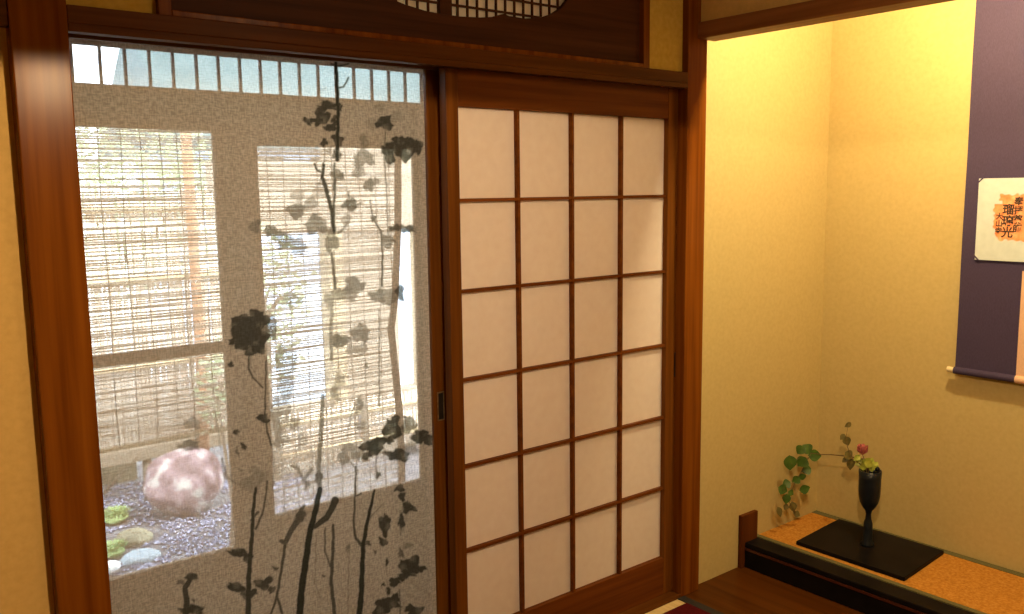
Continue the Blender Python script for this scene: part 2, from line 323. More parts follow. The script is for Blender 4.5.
# ------------------------------------------------------------------ ink-painted curtain
CY = .044
def curtain():
    x0, x1, z0, z1 = PL1+.002, onY(429,300,CY).x, .08, ZB-.001
    nx, nz = 400, 700
    xs = np.linspace(x0, x1, nx); zs = np.linspace(z0, z1, nz)
    X, Z = np.meshgrid(xs, zs)
    # photo-frame coordinates of the cloth's points: only used to place the painted pattern on the cloth
    D = np.stack([X-CAM.x, np.full_like(X, CY-CAM.y), Z-CAM.z], -1)
    f_ = D@np.array(fw); PX = 512 + FPX*(D@np.array(rt))/f_; PY = 307 - FPX*(D@np.array(up))/f_
    wx = PX + .85*np.sin(PY*.37+1.7*np.sin(PX*.21)) + .3*np.sin(PY*.9+PX*.6); wy = PY + .85*np.sin(PX*.4+1.3*np.sin(PY*.19)) + .3*np.sin(PX*1.0-PY*.5)
    ink = np.zeros_like(X)
    def put(v): np.maximum(ink, np.clip(v, 0, 1)**.8, out=ink)
    def blob(cx, cy_, rx, ry, a=.9, ang=0.0):
        rs = np.random.default_rng(int(cx*13+cy_*7)); ph = rs.uniform(0, 6.28, 3); c, s = math.cos(ang), math.sin(ang)
        dx, dy = wx-cx, wy-cy_; u = (dx*c+dy*s)/rx; v = (-dx*s+dy*c)/ry
        th = np.arctan2(v, u); r = np.hypot(u, v)
        edge = 1.02 + .15*np.sin(3*th+ph[0]) + .10*np.sin(5*th+ph[1]) + .04*np.sin(9*th+ph[2])
        d = (edge-r)*min(rx, ry)
        put(a*np.clip(d/1.6+.5, 0, 1)*(1-.18*np.clip(np.sin(PX*.35+ph[0])*np.sin(PY*.3+ph[1]), 0, 1)))
    def stroke(pts, w, a=.9):
        if not hasattr(w, '__len__'): w = (w, w)
        n = len(pts)-1
        for i in range(n):
            (ax, ay), (bx, by) = pts[i], pts[i+1]
            w0 = w[0]+(w[1]-w[0])*i/n; w1 = w[0]+(w[1]-w[0])*(i+1)/n
            L = (bx-ax)**2+(by-ay)**2+1e-9
            t = np.clip(((PX-ax)*(bx-ax)+(PY-ay)*(by-ay))/L, 0, 1)
            jx = .25*wx+.75*PX; jy = .25*wy+.75*PY
            d = np.hypot(jx-ax-t*(bx-ax), jy-ay-t*(by-ay))
            put(a*np.clip(((w0+(w1-w0)*t)/2-d)/1.2+.5, 0, 1)*min(1, .35+.4*max(w0, w1)))
    S = stroke; B = blob
    # trunks rising from the hem
    S([(299,640),(300,614),(302,590),(307,557),(310,534),(316,510),(320,489)], (8.5,5), .95)
    S([(320,489),(319,463),(321,433),(323,396)], (4.5,4), .62); B(319,478,3.5,7,.75)
    S([(315,527),(326,518),(331,510),(335,500)], (5,7.5), .9)
    S([(337,640),(334.5,614),(331,583),(333,544),(333,525)], (4.5,3), .85); S([(325,528),(325,551),(330.5,567)], (2,2.5), .75)
    S([(316.5,534),(315.5,583),(321,600)], 1.1, .7); S([(349,551),(347.5,614)], 1.2, .65); B(348,549,2.2,4,.6)
    S([(357,640),(359,614),(361,596),(362,567),(363,544),(367,521),(372,499),(374,490)], (7,2.5), .95)
    S([(362,546),(355.6,538),(353.4,525),(354.6,502),(355.6,466)], (3.5,1.6), .85); S([(357,470),(350,462)], 1.3, .6); S([(355,496),(361,493)], 2, .8)
    S([(368.7,518),(383,503.6)], (2,1), .6); B(368,543,3.5,3,.85); S([(367,590),(369,560)], 1, .4)
    S([(248,640),(248,600),(248.5,577),(250,557),(252,534),(253,511),(255.6,488)], (6.5,3.2), .92); S([(255.6,529),(262,514),(265,500),(267,481)], (2.6,2.2), .8)
    S([(251,520),(258,512)], 3, .8); B(253,482,14,8,.38,-.5); B(262,476,7,5,.35)
    B(239,553,11,4.5,.9,.25); B(247,557,5,5,.9)
    B(236,587,9,5,.9,.3); B(250,593,7,5,.9); B(264,583,10,5.5,.88,-.35); B(271,590,4,4,.85); B(245,594,5,4,.85)
    S([(271,614),(277,595),(282,565),(285,546)], (2.5,3.5), .85); S([(282,613),(277,597)], 3, .85)
    S([(281,541),(285,543),(293,528),(303,514)], (4,7), .82); B(301,516,4.5,10,.82,.5)
    B(274.6,568,2.8,2,.9); B(323,575,1.6,1.5,.8)
    S([(186,614),(187,600),(185,588),(192,578)], (7,5), .88); B(192,610,13,5,.9); B(192.5,577,6,4,.88); B(182,583,4,3,.7); B(194,601,2,1.6,.85)
    # lower right leaf spray
    for b in [(400,489,4.5,4),(403,497,3.5,5),(407,507,4.5,6),(413,509,4,3.5),(402,521,3,9),(384.7,525,6.5,10),(382.6,542,5,4.5),(375,551,2,2.5),(387,562,2,4),(401,554,3,5,.75),(408,546,5,2.5,.5),(411,565,11,8),(421,569,5,3.5),(407,574,8,4.5),(395,582.5,6,4.5),(402,579,4,3),(388,591,2.5,4),(389,603,12,6.5),(381,608,8,8),(414,611,9,6),(396,598,5,4),(384,585,2,2)]: B(*b)
    S([(385,514),(384,520)], 2, .8); S([(402,524),(401,535)], 1.5, .7); S([(403,470),(399,486)], 1, .45); S([(400,590),(402,640)], 2, .7); S([(386,566),(388,590)], 1, .5)
    # mid right leaves
    for b in [(393,428,9,11),(390,440,6,4),(409,425,7,9,.72),(421,437,9,7),(428,440,6,6),(374,446,13,8,.92,-.35),(366,456,5,4),(398,455,12,6),(410,449,9,6,.4),(344,456,5,9,.5),(355,453,5,7,.45),(349,447,5,4,.4),(358.5,406,4,7,.5),(365,366,2,2.5,.6),(377.5,475,3,3,.8),(360,425,6,4,.35)]: B(*b)
    S([(376,455),(375.5,473)], 1.2, .7); S([(404,428),(401,448)], 1, .4); S([(393,418),(394,428)], 3, .9)
    # big leaf at the door stile and its tendrils
    for b in [(240,323,9,9),(258,320,10,11),(243,337,13,12),(257,340,11,13),(270,328,7,11,.6),(251,350,9,5),(232,341,4,3.5),(249,332,15,15),(246,328,10,10)]: B(*b)
    S([(249,353),(248,368),(253,378),(262,387)], 2.2, .85); S([(251,354),(250,366),(256,375)], 1.2, .6); S([(265.7,360),(264.5,414),(267,432),(271,445)], (1.8,2.6), .85); B(263,418,6,5); S([(271,445),(274,470),(272,490)], 1.2, .5)
    for b in [(236.5,432,3.2,3),(243.4,446,2.6,4),(231.5,364,3,3),(237,451,1.5,4,.7),(246,427,2,1,.5),(240,470,2,1.5,.5),(255,470,6,4,.35)]: B(*b)
    # pale washes in the middle
    for b in [(286,362,11,16,.36),(286,388,7,18,.36),(280,416,10,19,.36),(294,424,7,6,.4),(282,440,8,8,.34),(339.5,341,9,6.5,.62),(360,333,9,9,.5),(360,349,7,5,.35),(353,286,10,9,.56,-.5),(350,296,7,5,.45),(340.7,295,6,5,.52),(378,296,9,6.5,.58),(388,297,9,8,.5),(400,293,4.5,7,.85),(387.7,241,7,6,.58),(395,228,6,3.5,.8),(408,229,9,3.5,.85),(401,228,5,3,.75),(349.6,205,7,6,.68),(346,220,4,6,.35),(296,210.5,8.5,7.5,.58),(311,203,6,7,.4),(316.6,225,11,9.5,.56),(332,241,6.5,11,.55),(270,231,6,6,.6),(278.5,235,6,5.5,.55),(288,243,10,7,.5),(299,246,7,9,.45),(254.3,227,6,6.5,.55),(190,446,10,5,.55),(192.5,424,8,6,.32),(298,196,6,6,.25),(357,204,6,1.5,.5),(320,190,7,8,.2),(292,300,10,7,.28),(330,300,5,8,.4),(303,440,5,8,.28),(352,350,6,5,.3),(340,380,5,7,.3),(335,392,4,9,.4)]: B(*b)
    S([(358,288),(365,283)], 2, .5)
    S([(323,178),(328,195),(332,210),(334,231)], (3.5,4), .9); S([(335.6,178),(334,210),(334.4,233)], (2,3), .8); S([(347,223),(343,229),(338,233)], 2, .6)
    S([(332,253),(335.6,289)], (2.5,3), .72); S([(333,292),(331,336),(332,360)], (3.5,3), .5); S([(370,200),(372.5,218),(381,231),(382.6,256),(382,286)], (1.2,2.2), .8); B(373,218,2.5,3,.8)
    S([(379,310),(379.5,406)], (1,1.8), .6); S([(360,395),(352,410),(346,440)], 1.6, .35); S([(222,458),(225.5,476),(235.7,483)], 1.6, .55); S([(215,410),(221,450)], 1.3, .4)
    S([(292,466),(298,468),(304,481),(311.5,470)], (2.5,3), .5); B(307,485,3,5,.5); S([(331,395),(333,470)], 1, .35)
    S([(348,192),(349,200)], 2, .6)
    # top stem and leaves
    S([(335.6,63),(337,91),(338,116),(337.4,141),(337,160)], (3.4,3.8), .95); S([(331,64),(338,66),(348,64)], 2.2, .85); S([(348,78),(343,87),(338,88)], 1.8, .8); S([(318,92),(326,88)], 1.2, .4)
    S([(330,107),(339,104)], 4, .9)
    for b in [(327,106,9,5.5),(322,117,7.5,9),(309,121,5,4),(331,127.5,6,4.5),(335,120,3,5),(339.4,106,3,4.5),(338,140,5.5,6),(325,141.6,3.5,4.5),(337.4,154,4,6,.75)]: B(*b)
    S([(312,120),(322,120)], 4.5, .9); S([(348,120),(347,135)], 1, .35); S([(325,145),(325,162)], 1.4, .6)
    for b in [(384.7,122.5,8.5,7),(376,124,11,5,.3),(395,117,8,5,.3),(380,108,5,4,.35),(389,152,7,11),(406,148,14,11.5),(404,141,6,5),(417,147,6,8),(363.6,142,4,8,.5),(363.6,158,10,8.5,.5),(358,170,6,8,.45),(369,185,5,7,.58),(376,181,4,3,.45),(338,174.7,6.5,5,.62),(329,150,3,3,.3)]: B(*b)
    S([(385,132),(384,159),(386.5,192),(388,236)], (1.8,1.2), .65); S([(385,166),(393,165)], 1.2, .5)
    S([(324,164),(323,177),(328,192)], (3,3.8), .9); S([(315,164),(317,170),(322,172)], 2.2, .85); S([(334.4,164),(334.4,190)], 2.2, .8)
    dense = np.clip((X-(x1-.022))/.002, 0, 1)*.12 + np.exp(-((X-.852)/.0012)**2)*.22*np.clip((Z-1.45)/.1, 0, 1) + np.clip((Z-(z1-.012))/.002, 0, 1)*.6
    Yw = CY + .0022*np.sin(X*21+.6*np.sin(Z*3)) + .0012*np.sin(X*47+Z*2)
    me = bpy.data.meshes.new('curtain')
    V = np.stack([X, Yw, Z], -1).reshape(-1, 3); base = np.array([(x0+x1)/2, CY, z0]); V = V-base
    idx = np.arange(nx*nz).reshape(nz, nx)
    F = np.stack([idx[:-1,:-1], idx[:-1,1:], idx[1:,1:], idx[1:,:-1]], -1).reshape(-1, 4)
    me.vertices.add(len(V)); me.vertices.foreach_set('co', V.astype(np.float32).ravel())
    me.loops.add(F.size); me.loops.foreach_set('vertex_index', F.astype(np.int32).ravel())
    me.polygons.add(len(F)); me.polygons.foreach_set('loop_start', np.arange(0, F.size, 4, dtype=np.int32))
    me.update(calc_edges=True)
    for nm, arr in (('ink', ink), ('dense', dense)):
        a = me.attributes.new(nm, 'FLOAT', 'POINT'); a.data.foreach_set('value', arr.astype(np.float32).ravel())
    m_, nt, out = mat('sheer hemp cloth'); L = nt.links
    at = N(nt, 'ShaderNodeAttribute', attribute_name='ink'); ad = N(nt, 'ShaderNodeAttribute', attribute_name='dense')
    n1 = N(nt, 'ShaderNodeTexNoise', Scale=1.0, Detail=2); L.new(coords(nt, (70,1,290)), n1.inputs['Vector'])
    n2 = N(nt, 'ShaderNodeTexNoise', Scale=1.0, Detail=2); L.new(coords(nt, (290,1,70)), n2.inputs['Vector'])
    ad1 = N(nt, 'ShaderNodeMath', operation='ADD'); L.new(n1.outputs['Fac'], ad1.inputs[0]); L.new(n2.outputs['Fac'], ad1.inputs[1])
    weave = N(nt, 'ShaderNodeMapRange'); L.new(ad1.outputs[0], weave.inputs['Value'])
    for k_, v_ in (('From Min',.8),('From Max',1.2),('To Min',.535),('To Max',.435)): weave.inputs[k_].default_value = v_
    # how much passes straight through: weave minus hem density and ink
    md = N(nt, 'ShaderNodeMath', operation='MULTIPLY_ADD'); L.new(ad.outputs['Fac'], md.inputs[0]); md.inputs[1].default_value = -.38; L.new(weave.outputs[0], md.inputs[2])
    mi = N(nt, 'ShaderNodeMath', operation='MULTIPLY_ADD'); L.new(at.outputs['Fac'], mi.inputs[0]); mi.inputs[1].default_value = -.39; L.new(md.outputs[0], mi.inputs[2]); mi.use_clamp = True
    col = N(nt, 'ShaderNodeMix', data_type='RGBA'); L.new(at.outputs['Fac'], col.inputs['Factor'])
    hf = N(nt, 'ShaderNodeMath', operation='MULTIPLY'); L.new(ad1.outputs[0], hf.inputs[0]); hf.inputs[1].default_value = .5
    cw = ramp(nt, hf.outputs[0], [(.40,(.48,.435,.335)), (.60,(.64,.58,.455))]); L.new(cw, col.inputs['A']); col.inputs['B'].default_value = (.012,.014,.010,1)
    d = N(nt, 'ShaderNodeBsdfDiffuse'); t = N(nt, 'ShaderNodeBsdfTranslucent'); L.new(col.outputs['Result'], d.inputs['Color']); L.new(col.outputs['Result'], t.inputs['Color'])
    dt = N(nt, 'ShaderNodeMixShader'); dt.inputs[0].default_value = .35; L.new(d.outputs[0], dt.inputs[1]); L.new(t.outputs[0], dt.inputs[2])
    tp = N(nt, 'ShaderNodeBsdfTransparent'); tcm = N(nt, 'ShaderNodeMix', data_type='RGBA'); L.new(at.outputs['Fac'], tcm.inputs['Factor'])
    tcm.inputs['A'].default_value = (1,1,1,1); tcm.inputs['B'].default_value = (.20,.22,.16,1); L.new(tcm.outputs['Result'], tp.inputs['Color'])
    fin = N(nt, 'ShaderNodeMixShader'); L.new(mi.outputs[0], fin.inputs[0]); L.new(dt.outputs[0], fin.inputs[1]); L.new(tp.outputs[0], fin.inputs[2]); L.new(fin.outputs[0], out.inputs[0])
    o = link('curtain', me, m_, smooth=True); o.location = Vector(base)
    tag(o, 'sheer beige curtain painted with black ink vines, hanging in the open doorway', 'curtain')
    return o
curtain()
# ------------------------------------------------------------------ veranda and outer glazed doors
OY = .60
struct(MB().box(-.4,3.0,.13,OY+.06,-.06,.0).build('floor_veranda', M['outer_x']))
struct(MB().box(-.4,3.0,.06,OY+.06,2.2,2.26).build('ceiling_veranda', M['ceiling']))
struct(MB().box(-.46,-.4,.06,OY+.06,-.06,2.26).build('wall_veranda_left', M['plaster']))
struct(MB().box(3.0,3.06,.06,OY+.06,-.06,2.26).build('wall_veranda_right', M['plaster']))
sz0, sz1 = 1.729, 1.90
ow = MB()
ow.box(-.4,3.0,OY-.02,OY+.06,sz1,2.2); ow.box(-.4,3.0,OY-.02,OY+.06,1.66,sz0); ow.box(-.4,.40,OY-.02,OY+.06,0,1.66); ow.box(1.74,3.0,OY-.02,OY+.06,0,1.66); ow.box(.40,1.74,OY-.02,OY+.06,0,.02)
ow.box(-.4,.42,OY-.02,OY+.06,sz0,sz1); ow.box(1.80,3.0,OY-.02,OY+.06,sz0,sz1)
struct(ow.build('wall_outer', M['outer_x']))
# slatted vent window
wv = bpy.data.objects.new('window_1', None); C.objects.link(wv); wv.location = (1.1, OY, sz0); struct(wv)
xs0 = onY(98,60,OY).x; xs1 = onY(388,90,OY).x; ns = 14
px_ = [100,125,149.5,173,196.5,218.5,240,260.5,280,299.5,318.2,336.3,354,371.8,388.8,405.2]
for q in px_: 
    c = onY(q, 62+(q-98)*.095, OY+.017).x; MB().box(c-.0036,c+.0036,OY+.012,OY+.022,sz0,sz1).build('slat', M['outer_z'], wv)
for q in range(2):
    c = xs0-.062*(q+1); MB().box(c-.0036,c+.0036,OY+.012,OY+.022,sz0,sz1).build('slat', M['outer_z'], wv)
MB().box(.42,1.80,OY+.026,OY+.028,sz0,sz1).build('pane', M['glass'], wv)
def glazed(name, x0, x1, gx0, gx1, gz0, gz1, y, rail=None):
    e = bpy.data.objects.new(name, None); C.objects.link(e); e.location = ((x0+x1)/2, y, .02); struct(e)
    MB().box(x0,gx0,y,y+.028,.02,1.66).build('stile', M['outer_z'], e, bevel=.002); MB().box(gx1,x1,y,y+.028,.02,1.66).build('stile', M['outer_z'], e, bevel=.002)
    MB().box(gx0,gx1,y,y+.028,gz1,1.66).build('top_rail', M['outer_x'], e); MB().box(gx0,gx1,y,y+.028,.02,gz0).build('bottom_panel', M['outer_x'], e)
    if rail: MB().box(gx0,gx1,y+.002,y+.026,rail-.016,rail+.016).build('middle_rail', M['outer_x'], e)
    MB().box(gx0,gx1,y+.012,y+.016,gz0,gz1).build('pane', M['glass'], e)
glazed('window_2', .40, 1.09, .46, onY(225.5,340,OY-.03).x, onY(150,571,OY-.03).z, onY(150,128.5,OY-.03).z, OY-.03, onY(165,354,OY-.03).z)
glazed('window_3', 1.06, 1.74, onY(263,330,OY).x, onY(419.5,330,OY).x, onY(330,503,OY).z, onY(300,146.5,OY).z, OY)
# ------------------------------------------------------------------ bamboo blinds outside the glass
def blind(label, x0, x1, z0, z1, y, edge=None):
    t = thing('bamboo_blind', label, 'blind', ((x0+x1)/2, y, z1), 'bamboo blinds outside the glazed doors')
    b = MB(); z = z0+.006
    while z < z1:
        rad = random.uniform(.0020,.0036); tilt = random.gauss(0,.0022); sag = random.gauss(0,.0018)
        xr = x1 if edge is None else edge(z)
        b.tube([(x0+random.uniform(-.006,.006),y,z-tilt),((x0+xr)/2,y+.002,z+sag),(xr+random.uniform(-.003,.003),y,z+tilt)], [rad, rad*random.uniform(.8,1.1), rad*random.uniform(.7,1)], 5)
        z += rad*2 + (random.uniform(.0010,.0034) if random.random() < (.68 if z > 1.0 else .5) else random.uniform(.004,.011))
    b.build('reeds', M['reed'], t, smooth=True)
    n = int((x1-x0)/.062)
    for i in range(n):
        xx = x0 + .03 + i*.062 + random.uniform(-.006,.006)
        MB().tube([(xx+.003*math.sin(k*1.1+i), y-.0065, z0+(z1-z0)*k/10) for k in range(11)], .0014, 5).build('string', M['cord'], t)
    MB().tube([(x0,y,z0),(x1 if edge is None else edge(z0),y,z0)], .007, 8).build('bottom_rod', M['bamboo'], t, smooth=True)
    MB().tube([(x0,y,z1),(x1,y,z1)], .009, 8).build('top_rod', M['bamboo'], t, smooth=True)
    if edge:
        r = MB(); prev = None
        for k in range(25):
            z = z0+(z1-z0)*k/24; a = [r.bm.verts.new((edge(z)+dx, y-.006+dy, z)) for dx, dy in ((-.014,0),(.016,0),(.016,.004),(-.014,.004))]
            if prev:
                for q in range(4): r.bm.faces.new((prev[q],prev[(q+1)%4],a[(q+1)%4],a[q]))
            else: r.bm.faces.new(a)
            prev = a
        r.bm.faces.new(prev); r.build('edge_band', M['outer_z'], t, label='darker bound side edge')
    return t
BY = .95
bz = onY(160,441,BY).z
blind('bamboo blind with raised bottom edge outside the left glazed door', .52, onY(231,300,BY).x, bz, 1.70, BY)
ex = [(onY(x,y,BY).z, onY(x,y,BY).x) for x, y in ((404,150),(404,225),(403,250),(401,300),(397,330),(401,370),(406,420),(408,480),(408,520))]
def edge(z):
    for (za,xa),(zb,xb) in zip(ex, ex[1:]):
        if zb <= z <= za: return xa+(xb-xa)*(za-z)/(za-zb)
    return ex[0][1] if z > ex[0][0] else ex[-1][1]
blind('long bamboo blind with curved right edge outside the right glazed door', onY(247,300,BY+.05).x, ex[0][1], .22, 1.70, BY+.05, edge)
# ------------------------------------------------------------------ garden
GZ = -.35
struct(MB().box(-4,9,OY+.06,12,GZ-.1,GZ-.02).build('ground', M['ground']))
g = MB(); rs = np.random.default_rng(3)
a = onZ(170,545,GZ)
def pxm(p): return FPX/((p-CAM).dot(fw))
HOLES = []
for (hx, hy, hr) in ((192,500,34),(140,553,23),(134,533,26),(112,568,10),(113,553,15),(116,519,16)):
    o = onZ(hx,hy,GZ); HOLES.append((o, hr/pxm(o)*1.05, hr/pxm(o)*1.05))
for i in range(7000):
    x, y = a.x+rs.uniform(-1.0,1.0), a.y+rs.uniform(-1.0,1.2)
    if any(((x-o.x)/rx_)**2+((y-o.y)/ry_)**2 < 1 for o, rx_, ry_ in HOLES): continue
    r = rs.uniform(.007,.017)
    vs_ = [g.bm.verts.new((x+r*dx*rs.uniform(.7,1.2), y+r*dy*rs.uniform(.7,1.2), GZ-.012+r*dz)) for dx,dy,dz in ((1,0,0),(0,1,0),(-1,0,0),(0,-1,0),(0,0,.9),(0,0,-.9))]
    for q in ((0,1,4),(1,2,4),(2,3,4),(3,0,4),(1,0,5),(2,1,5),(3,2,5),(0,3,5)): g.bm.faces.new([vs_[k] for k in q])
tag(g.build('gravel', M['gravel']), 'grey gravel spread over the garden ground around the stones', 'gravel', kind='stuff')
def pxm(p): return FPX/((p-CAM).dot(fw))
p = onZ(192,516,GZ); s = 1/pxm(p)
recenter(tag(MB().rock((p.x,p.y+.12,GZ+32*s*.9), 40*s, 34*s, 36*s, 5, 4, .3).build('boulder', M['rock_pink'], smooth=True), 'large pinkish boulder on the gravel beyond the glass', 'boulder'))
p = onZ(140,553,GZ+.02); s = 1/pxm(p)
recenter(tag(MB().rock((p.x,p.y,GZ-.005), 20*s, 17*s, .06, 8, 3, .2, GZ+.014).build('stepping_stone', M['rock_grey'], smooth=True), 'flat blue-grey stepping stone set in the gravel', 'stone'))
p = onZ(134,533,GZ+.03); s = 1/pxm(p)
recenter(tag(MB().rock((p.x,p.y,GZ+.0), 19*s, 17*s, .055, 11, 3, .3).build('edging_stone', M['rock_brown'], smooth=True), 'low mossy brown stone behind the flat stepping stone', 'stone'))
p = onZ(112,568,GZ+.02); s = 1/pxm(p)
recenter(tag(MB().rock((p.x,p.y,GZ+.03), 8*s, 9*s, 7*s, 14, 3, .2).build('white_stone', M['rock_white'], smooth=True), 'small white stone beside the left post, in front of the moss', 'stone'))
def moss(cx, cy, r, n, label):
    p = onZ(cx, cy, GZ); s = 1/pxm(p); b = MB(); b.rock((p.x,p.y,GZ+.01), r*s, r*s, r*s*.45, int(cx), 3, .3)
    for i in range(n):
        a_ = random.uniform(0,2*PI); q = random.uniform(0,1)**.5*r*s
        b.leaf((p.x+q*math.cos(a_), p.y+q*math.sin(a_), GZ+.02+.3*(r*s-q)), (math.cos(a_)*.5, math.sin(a_)*.5, 1), (-math.sin(a_), math.cos(a_), 0), r*s*random.uniform(.35,.6), .0055, .3, 4)
    recenter(tag(b.build('moss_clump', M['moss'], smooth=True), label, 'moss'))
moss(113,553,12,220,'bright green moss clump next to the blue-grey stepping stone')
moss(116,519,13,220,'paler green moss clump farther back near the brown stone')
# reed fence with rail and posts
FYp = 3.3
fn = thing('reed_fence', 'tan reed fence with a low bottom rail behind the boulder', 'fence', (1.0, FYp, GZ))
rz0, rz1 = onY(150,457,FYp).z, onY(150,444,FYp).z
fx1 = onY(258,400,FYp).x
fr = MB(); x = -1.4
while x < fx1:
    r = random.uniform(.008,.014); h = random.uniform(-.05,.05); fr.tube([(x,FYp,rz1),(x+random.gauss(0,.008),FYp+random.gauss(0,.008),1.45+h)], [r, r*.7], 5); x += r*1.7
fr.build('reed_panel', M['fence_reed'], fn, smooth=True)
MB().box(-1.4,fx1,FYp-.05,FYp+.05,rz0,rz1).build('bottom_rail', M['rail_wood'], fn, bevel=.004)
for zq in (.45,.95,1.35): MB().tube([(-1.4,FYp-.03,zq),(fx1,FYp-.03,zq)], .018, 8).build('rail', M['bamboo'], fn, smooth=True)
for q in (147.5, 40, 240):
    c = onY(q,470,FYp).x; MB().tube([(c,FYp,GZ-.02),(c,FYp,rz0+.02)], .026, 10).build('post', M['rail_wood'], fn, smooth=True)
struct(MB().box(-2.5,fx1-.62,FYp+.5,FYp+.56,GZ-.05,.10).build('wall_garden', M['rock_brown']))
pa, pb = onZ(103,494,GZ-.01), onY(137,456,FYp-.13)
recenter(tag(MB().tube([pa, pb], .009, 8).build('bamboo_stake', M['rail_wood'], smooth=True), 'thin bamboo stake leaning against the reed fence rail', 'stake'))
c = onY(195.5,300,FYp-.09); MB().tube([(c.x,FYp-.09,rz0),(c.x+.01,FYp-.09,.6),(c.x,FYp-.09,1.9)], .03, 12).build('post', M['red_post'], fn, smooth=True, label='slim reddish upright post')
LY = 3.2
lx0, lx1, lz = onY(272,400,LY).x, onY(440,400,LY).x, onY(340,403,LY).z
lw = thing('low_fence', 'low tan reed fence seen through the lower part of the right blind', 'fence', ((lx0+lx1)/2, LY, GZ))
fr = MB(); x = lx0
while x < lx1:
    q = random.uniform(.008,.013); fr.tube([(x,LY,GZ),(x+random.gauss(0,.006),LY+random.gauss(0,.006),lz+random.uniform(-.03,.02))], [q, q*.8], 5); x += q*1.7
fr.build('reed_panel', M['fence_reed'], lw, smooth=True)
for zq in (GZ+.12, lz-.08): MB().tube([(lx0,LY-.025,zq),(lx1,LY-.025,zq)], .016, 8).build('rail', M['bamboo'], lw, smooth=True)
for q in (lx0,(lx0+lx1)/2,lx1): MB().tube([(q,LY-.03,GZ-.02),(q,LY-.03,lz)], .025, 10).build('post', M['rail_wood'], lw, smooth=True)
# garden gate house: tan wall under a header, openings to the sky
GY = 4.4
gt = thing('garden_gate', 'tan walled garden gate with header seen through the right blind', 'gate', (onY(370,300,GY).x, GY, GZ))
zt = onY(320,232,GY).z
MB().box(onY(343,300,GY).x, onY(398,300,GY).x, GY, GY+.12, GZ-.02, zt).build('wall_panel', M['tan_wall'], gt)
MB().box(onY(215,200,GY).x, onY(450,200,GY).x, GY-.04, GY+.16, zt, onY(300,162,GY).z).build('header', M['tan_wall'], gt)
MB().box(onY(330,200,GY).x, onY(450,200,GY).x, GY-.02, GY+.14, onY(300,162,GY).z, onY(300,139,GY).z).build('gable', M['tan_wall'], gt)
MB().box(onY(329,300,GY).x, onY(343,300,GY).x, GY-.03, GY+.13, GZ-.02, zt).build('post', M['bamboo'], gt)
MB().box(onY(419.5,300,GY).x, onY(450,300,GY).x, GY-.03, GY+.13, GZ-.02, zt).build('post', M['bamboo'], gt)
MB().box(onY(343,410,GY).x-.6, onY(450,300,GY).x, GY-.02, GY+.14, GZ-.02, onY(310,405,GY).z).build('base_wall', M['tan_wall'], gt)
struct(MB().box(onY(250,300,GY).x,9,GY+.4,12,GZ-.03,GZ-.005).build('added_path', M['white_wall']))  # pale slab added to brighten the ground seen through the gate opening
# shrubs and trees
def tree(name, label, base, h, cr, n, mtl='tree_leaf', trunk=.04, zc=None, squash=1.0, ls=.09):
    t = thing(name, label, 'tree' if trunk > .02 else 'shrub', base)
    x, y, z = base; zc = zc or z+h*.72
    b = MB(); b.tube([(x,y,z-.03),(x+.03,y,z+h*.4),(x-.02,y,zc)], [trunk, trunk*.8, trunk*.4], 8)
    for i in range(7):
        a_ = i*2*PI/7; b.tube([(x,y,zc-cr*.5),(x+cr*.35*math.cos(a_),y+cr*.35*math.sin(a_),zc),(x+cr*.8*math.cos(a_),y+cr*.8*math.sin(a_),zc+cr*.3*math.sin(i*2.3))], [trunk*.5,trunk*.3,.004], 6)
    b.build('trunk', M['bark'], t, smooth=True)
    l = MB()
    for i in range(n):
        v = Vector((random.gauss(0,1),random.gauss(0,1),random.gauss(0,1))).normalized()*cr*random.uniform(.25,1)**.6
        v.z *= squash
        d = Vector((random.gauss(0,1),random.gauss(0,1),random.gauss(0,.6))); l.leaf(Vector((x,y,zc))+v, d, (random.gauss(0,1),random.gauss(0,1),random.gauss(0,1)), ls*random.uniform(.6,1.2), ls*.55, .2, 4)
    l.build('foliage', M[mtl], t, smooth=True)
q = onY(262,330,3.75); tree('garden_tree', 'leafy garden tree behind the right blind, left of the gate post', (q.x,3.75,GZ), 2.0, .36, 560, zc=onY(266,300,3.75).z, squash=1.7, ls=.06)
q = onY(220,388,1.9); tree('garden_shrub', 'small green shrub between the two blinds', (q.x,1.9,GZ), .9, .12, 120, trunk=.012, zc=onY(219,385,1.9).z, squash=1.8, ls=.05)
q = onY(130,200,6.4); tree('tall_tree', 'tall pale green tree rising beyond the reed fence', (q.x,6.4,GZ), 2.6, 1.15, 3400, zc=onY(140,205,6.4).z, squash=.75, ls=.07)
HY = 9.0
hs = thing('neighbour_house', 'white neighbouring house with a pale teal roof beyond the garden gate', 'house', (onY(300,200,HY).x, HY+1.5, GZ))
hx0, hx1, hz = onY(172,100,HY).x, onY(470,100,HY).x, onY(300,150,HY).z
MB().box(hx0+.4,hx1,HY+.4,HY+3,GZ-.05,hz+.1).build('wall', M['white_wall'], hs)
MB().prism([(HY-.1,hz),(HY+3.4,hz),(HY+3.4,hz+.15),(HY+1.7,hz+1.7),(HY-.1,hz+.15)], 'x', hx0, hx1+.4).build('roof', M['teal_roof'], hs)
for q in (.25,.55,.8):
    cx_ = hx0+(hx1-hx0)*q; f_ = MB().box(cx_-.45,cx_+.45,HY+.36,HY+.41,1.1,1.9).build('window', M['outer_z'], hs); MB().box(cx_-.4,cx_+.4,HY+.35,HY+.37,1.15,1.85).build('pane', M['teal_roof'], f_)
# ------------------------------------------------------------------ red felt rug
recenter(tag(MB().box(-1.2,2.293,-2.9,-.083,0,.005).build('felt_rug', M['felt'], bevel=.002), 'dark red felt rug on the straw floor before the shoji', 'rug'))
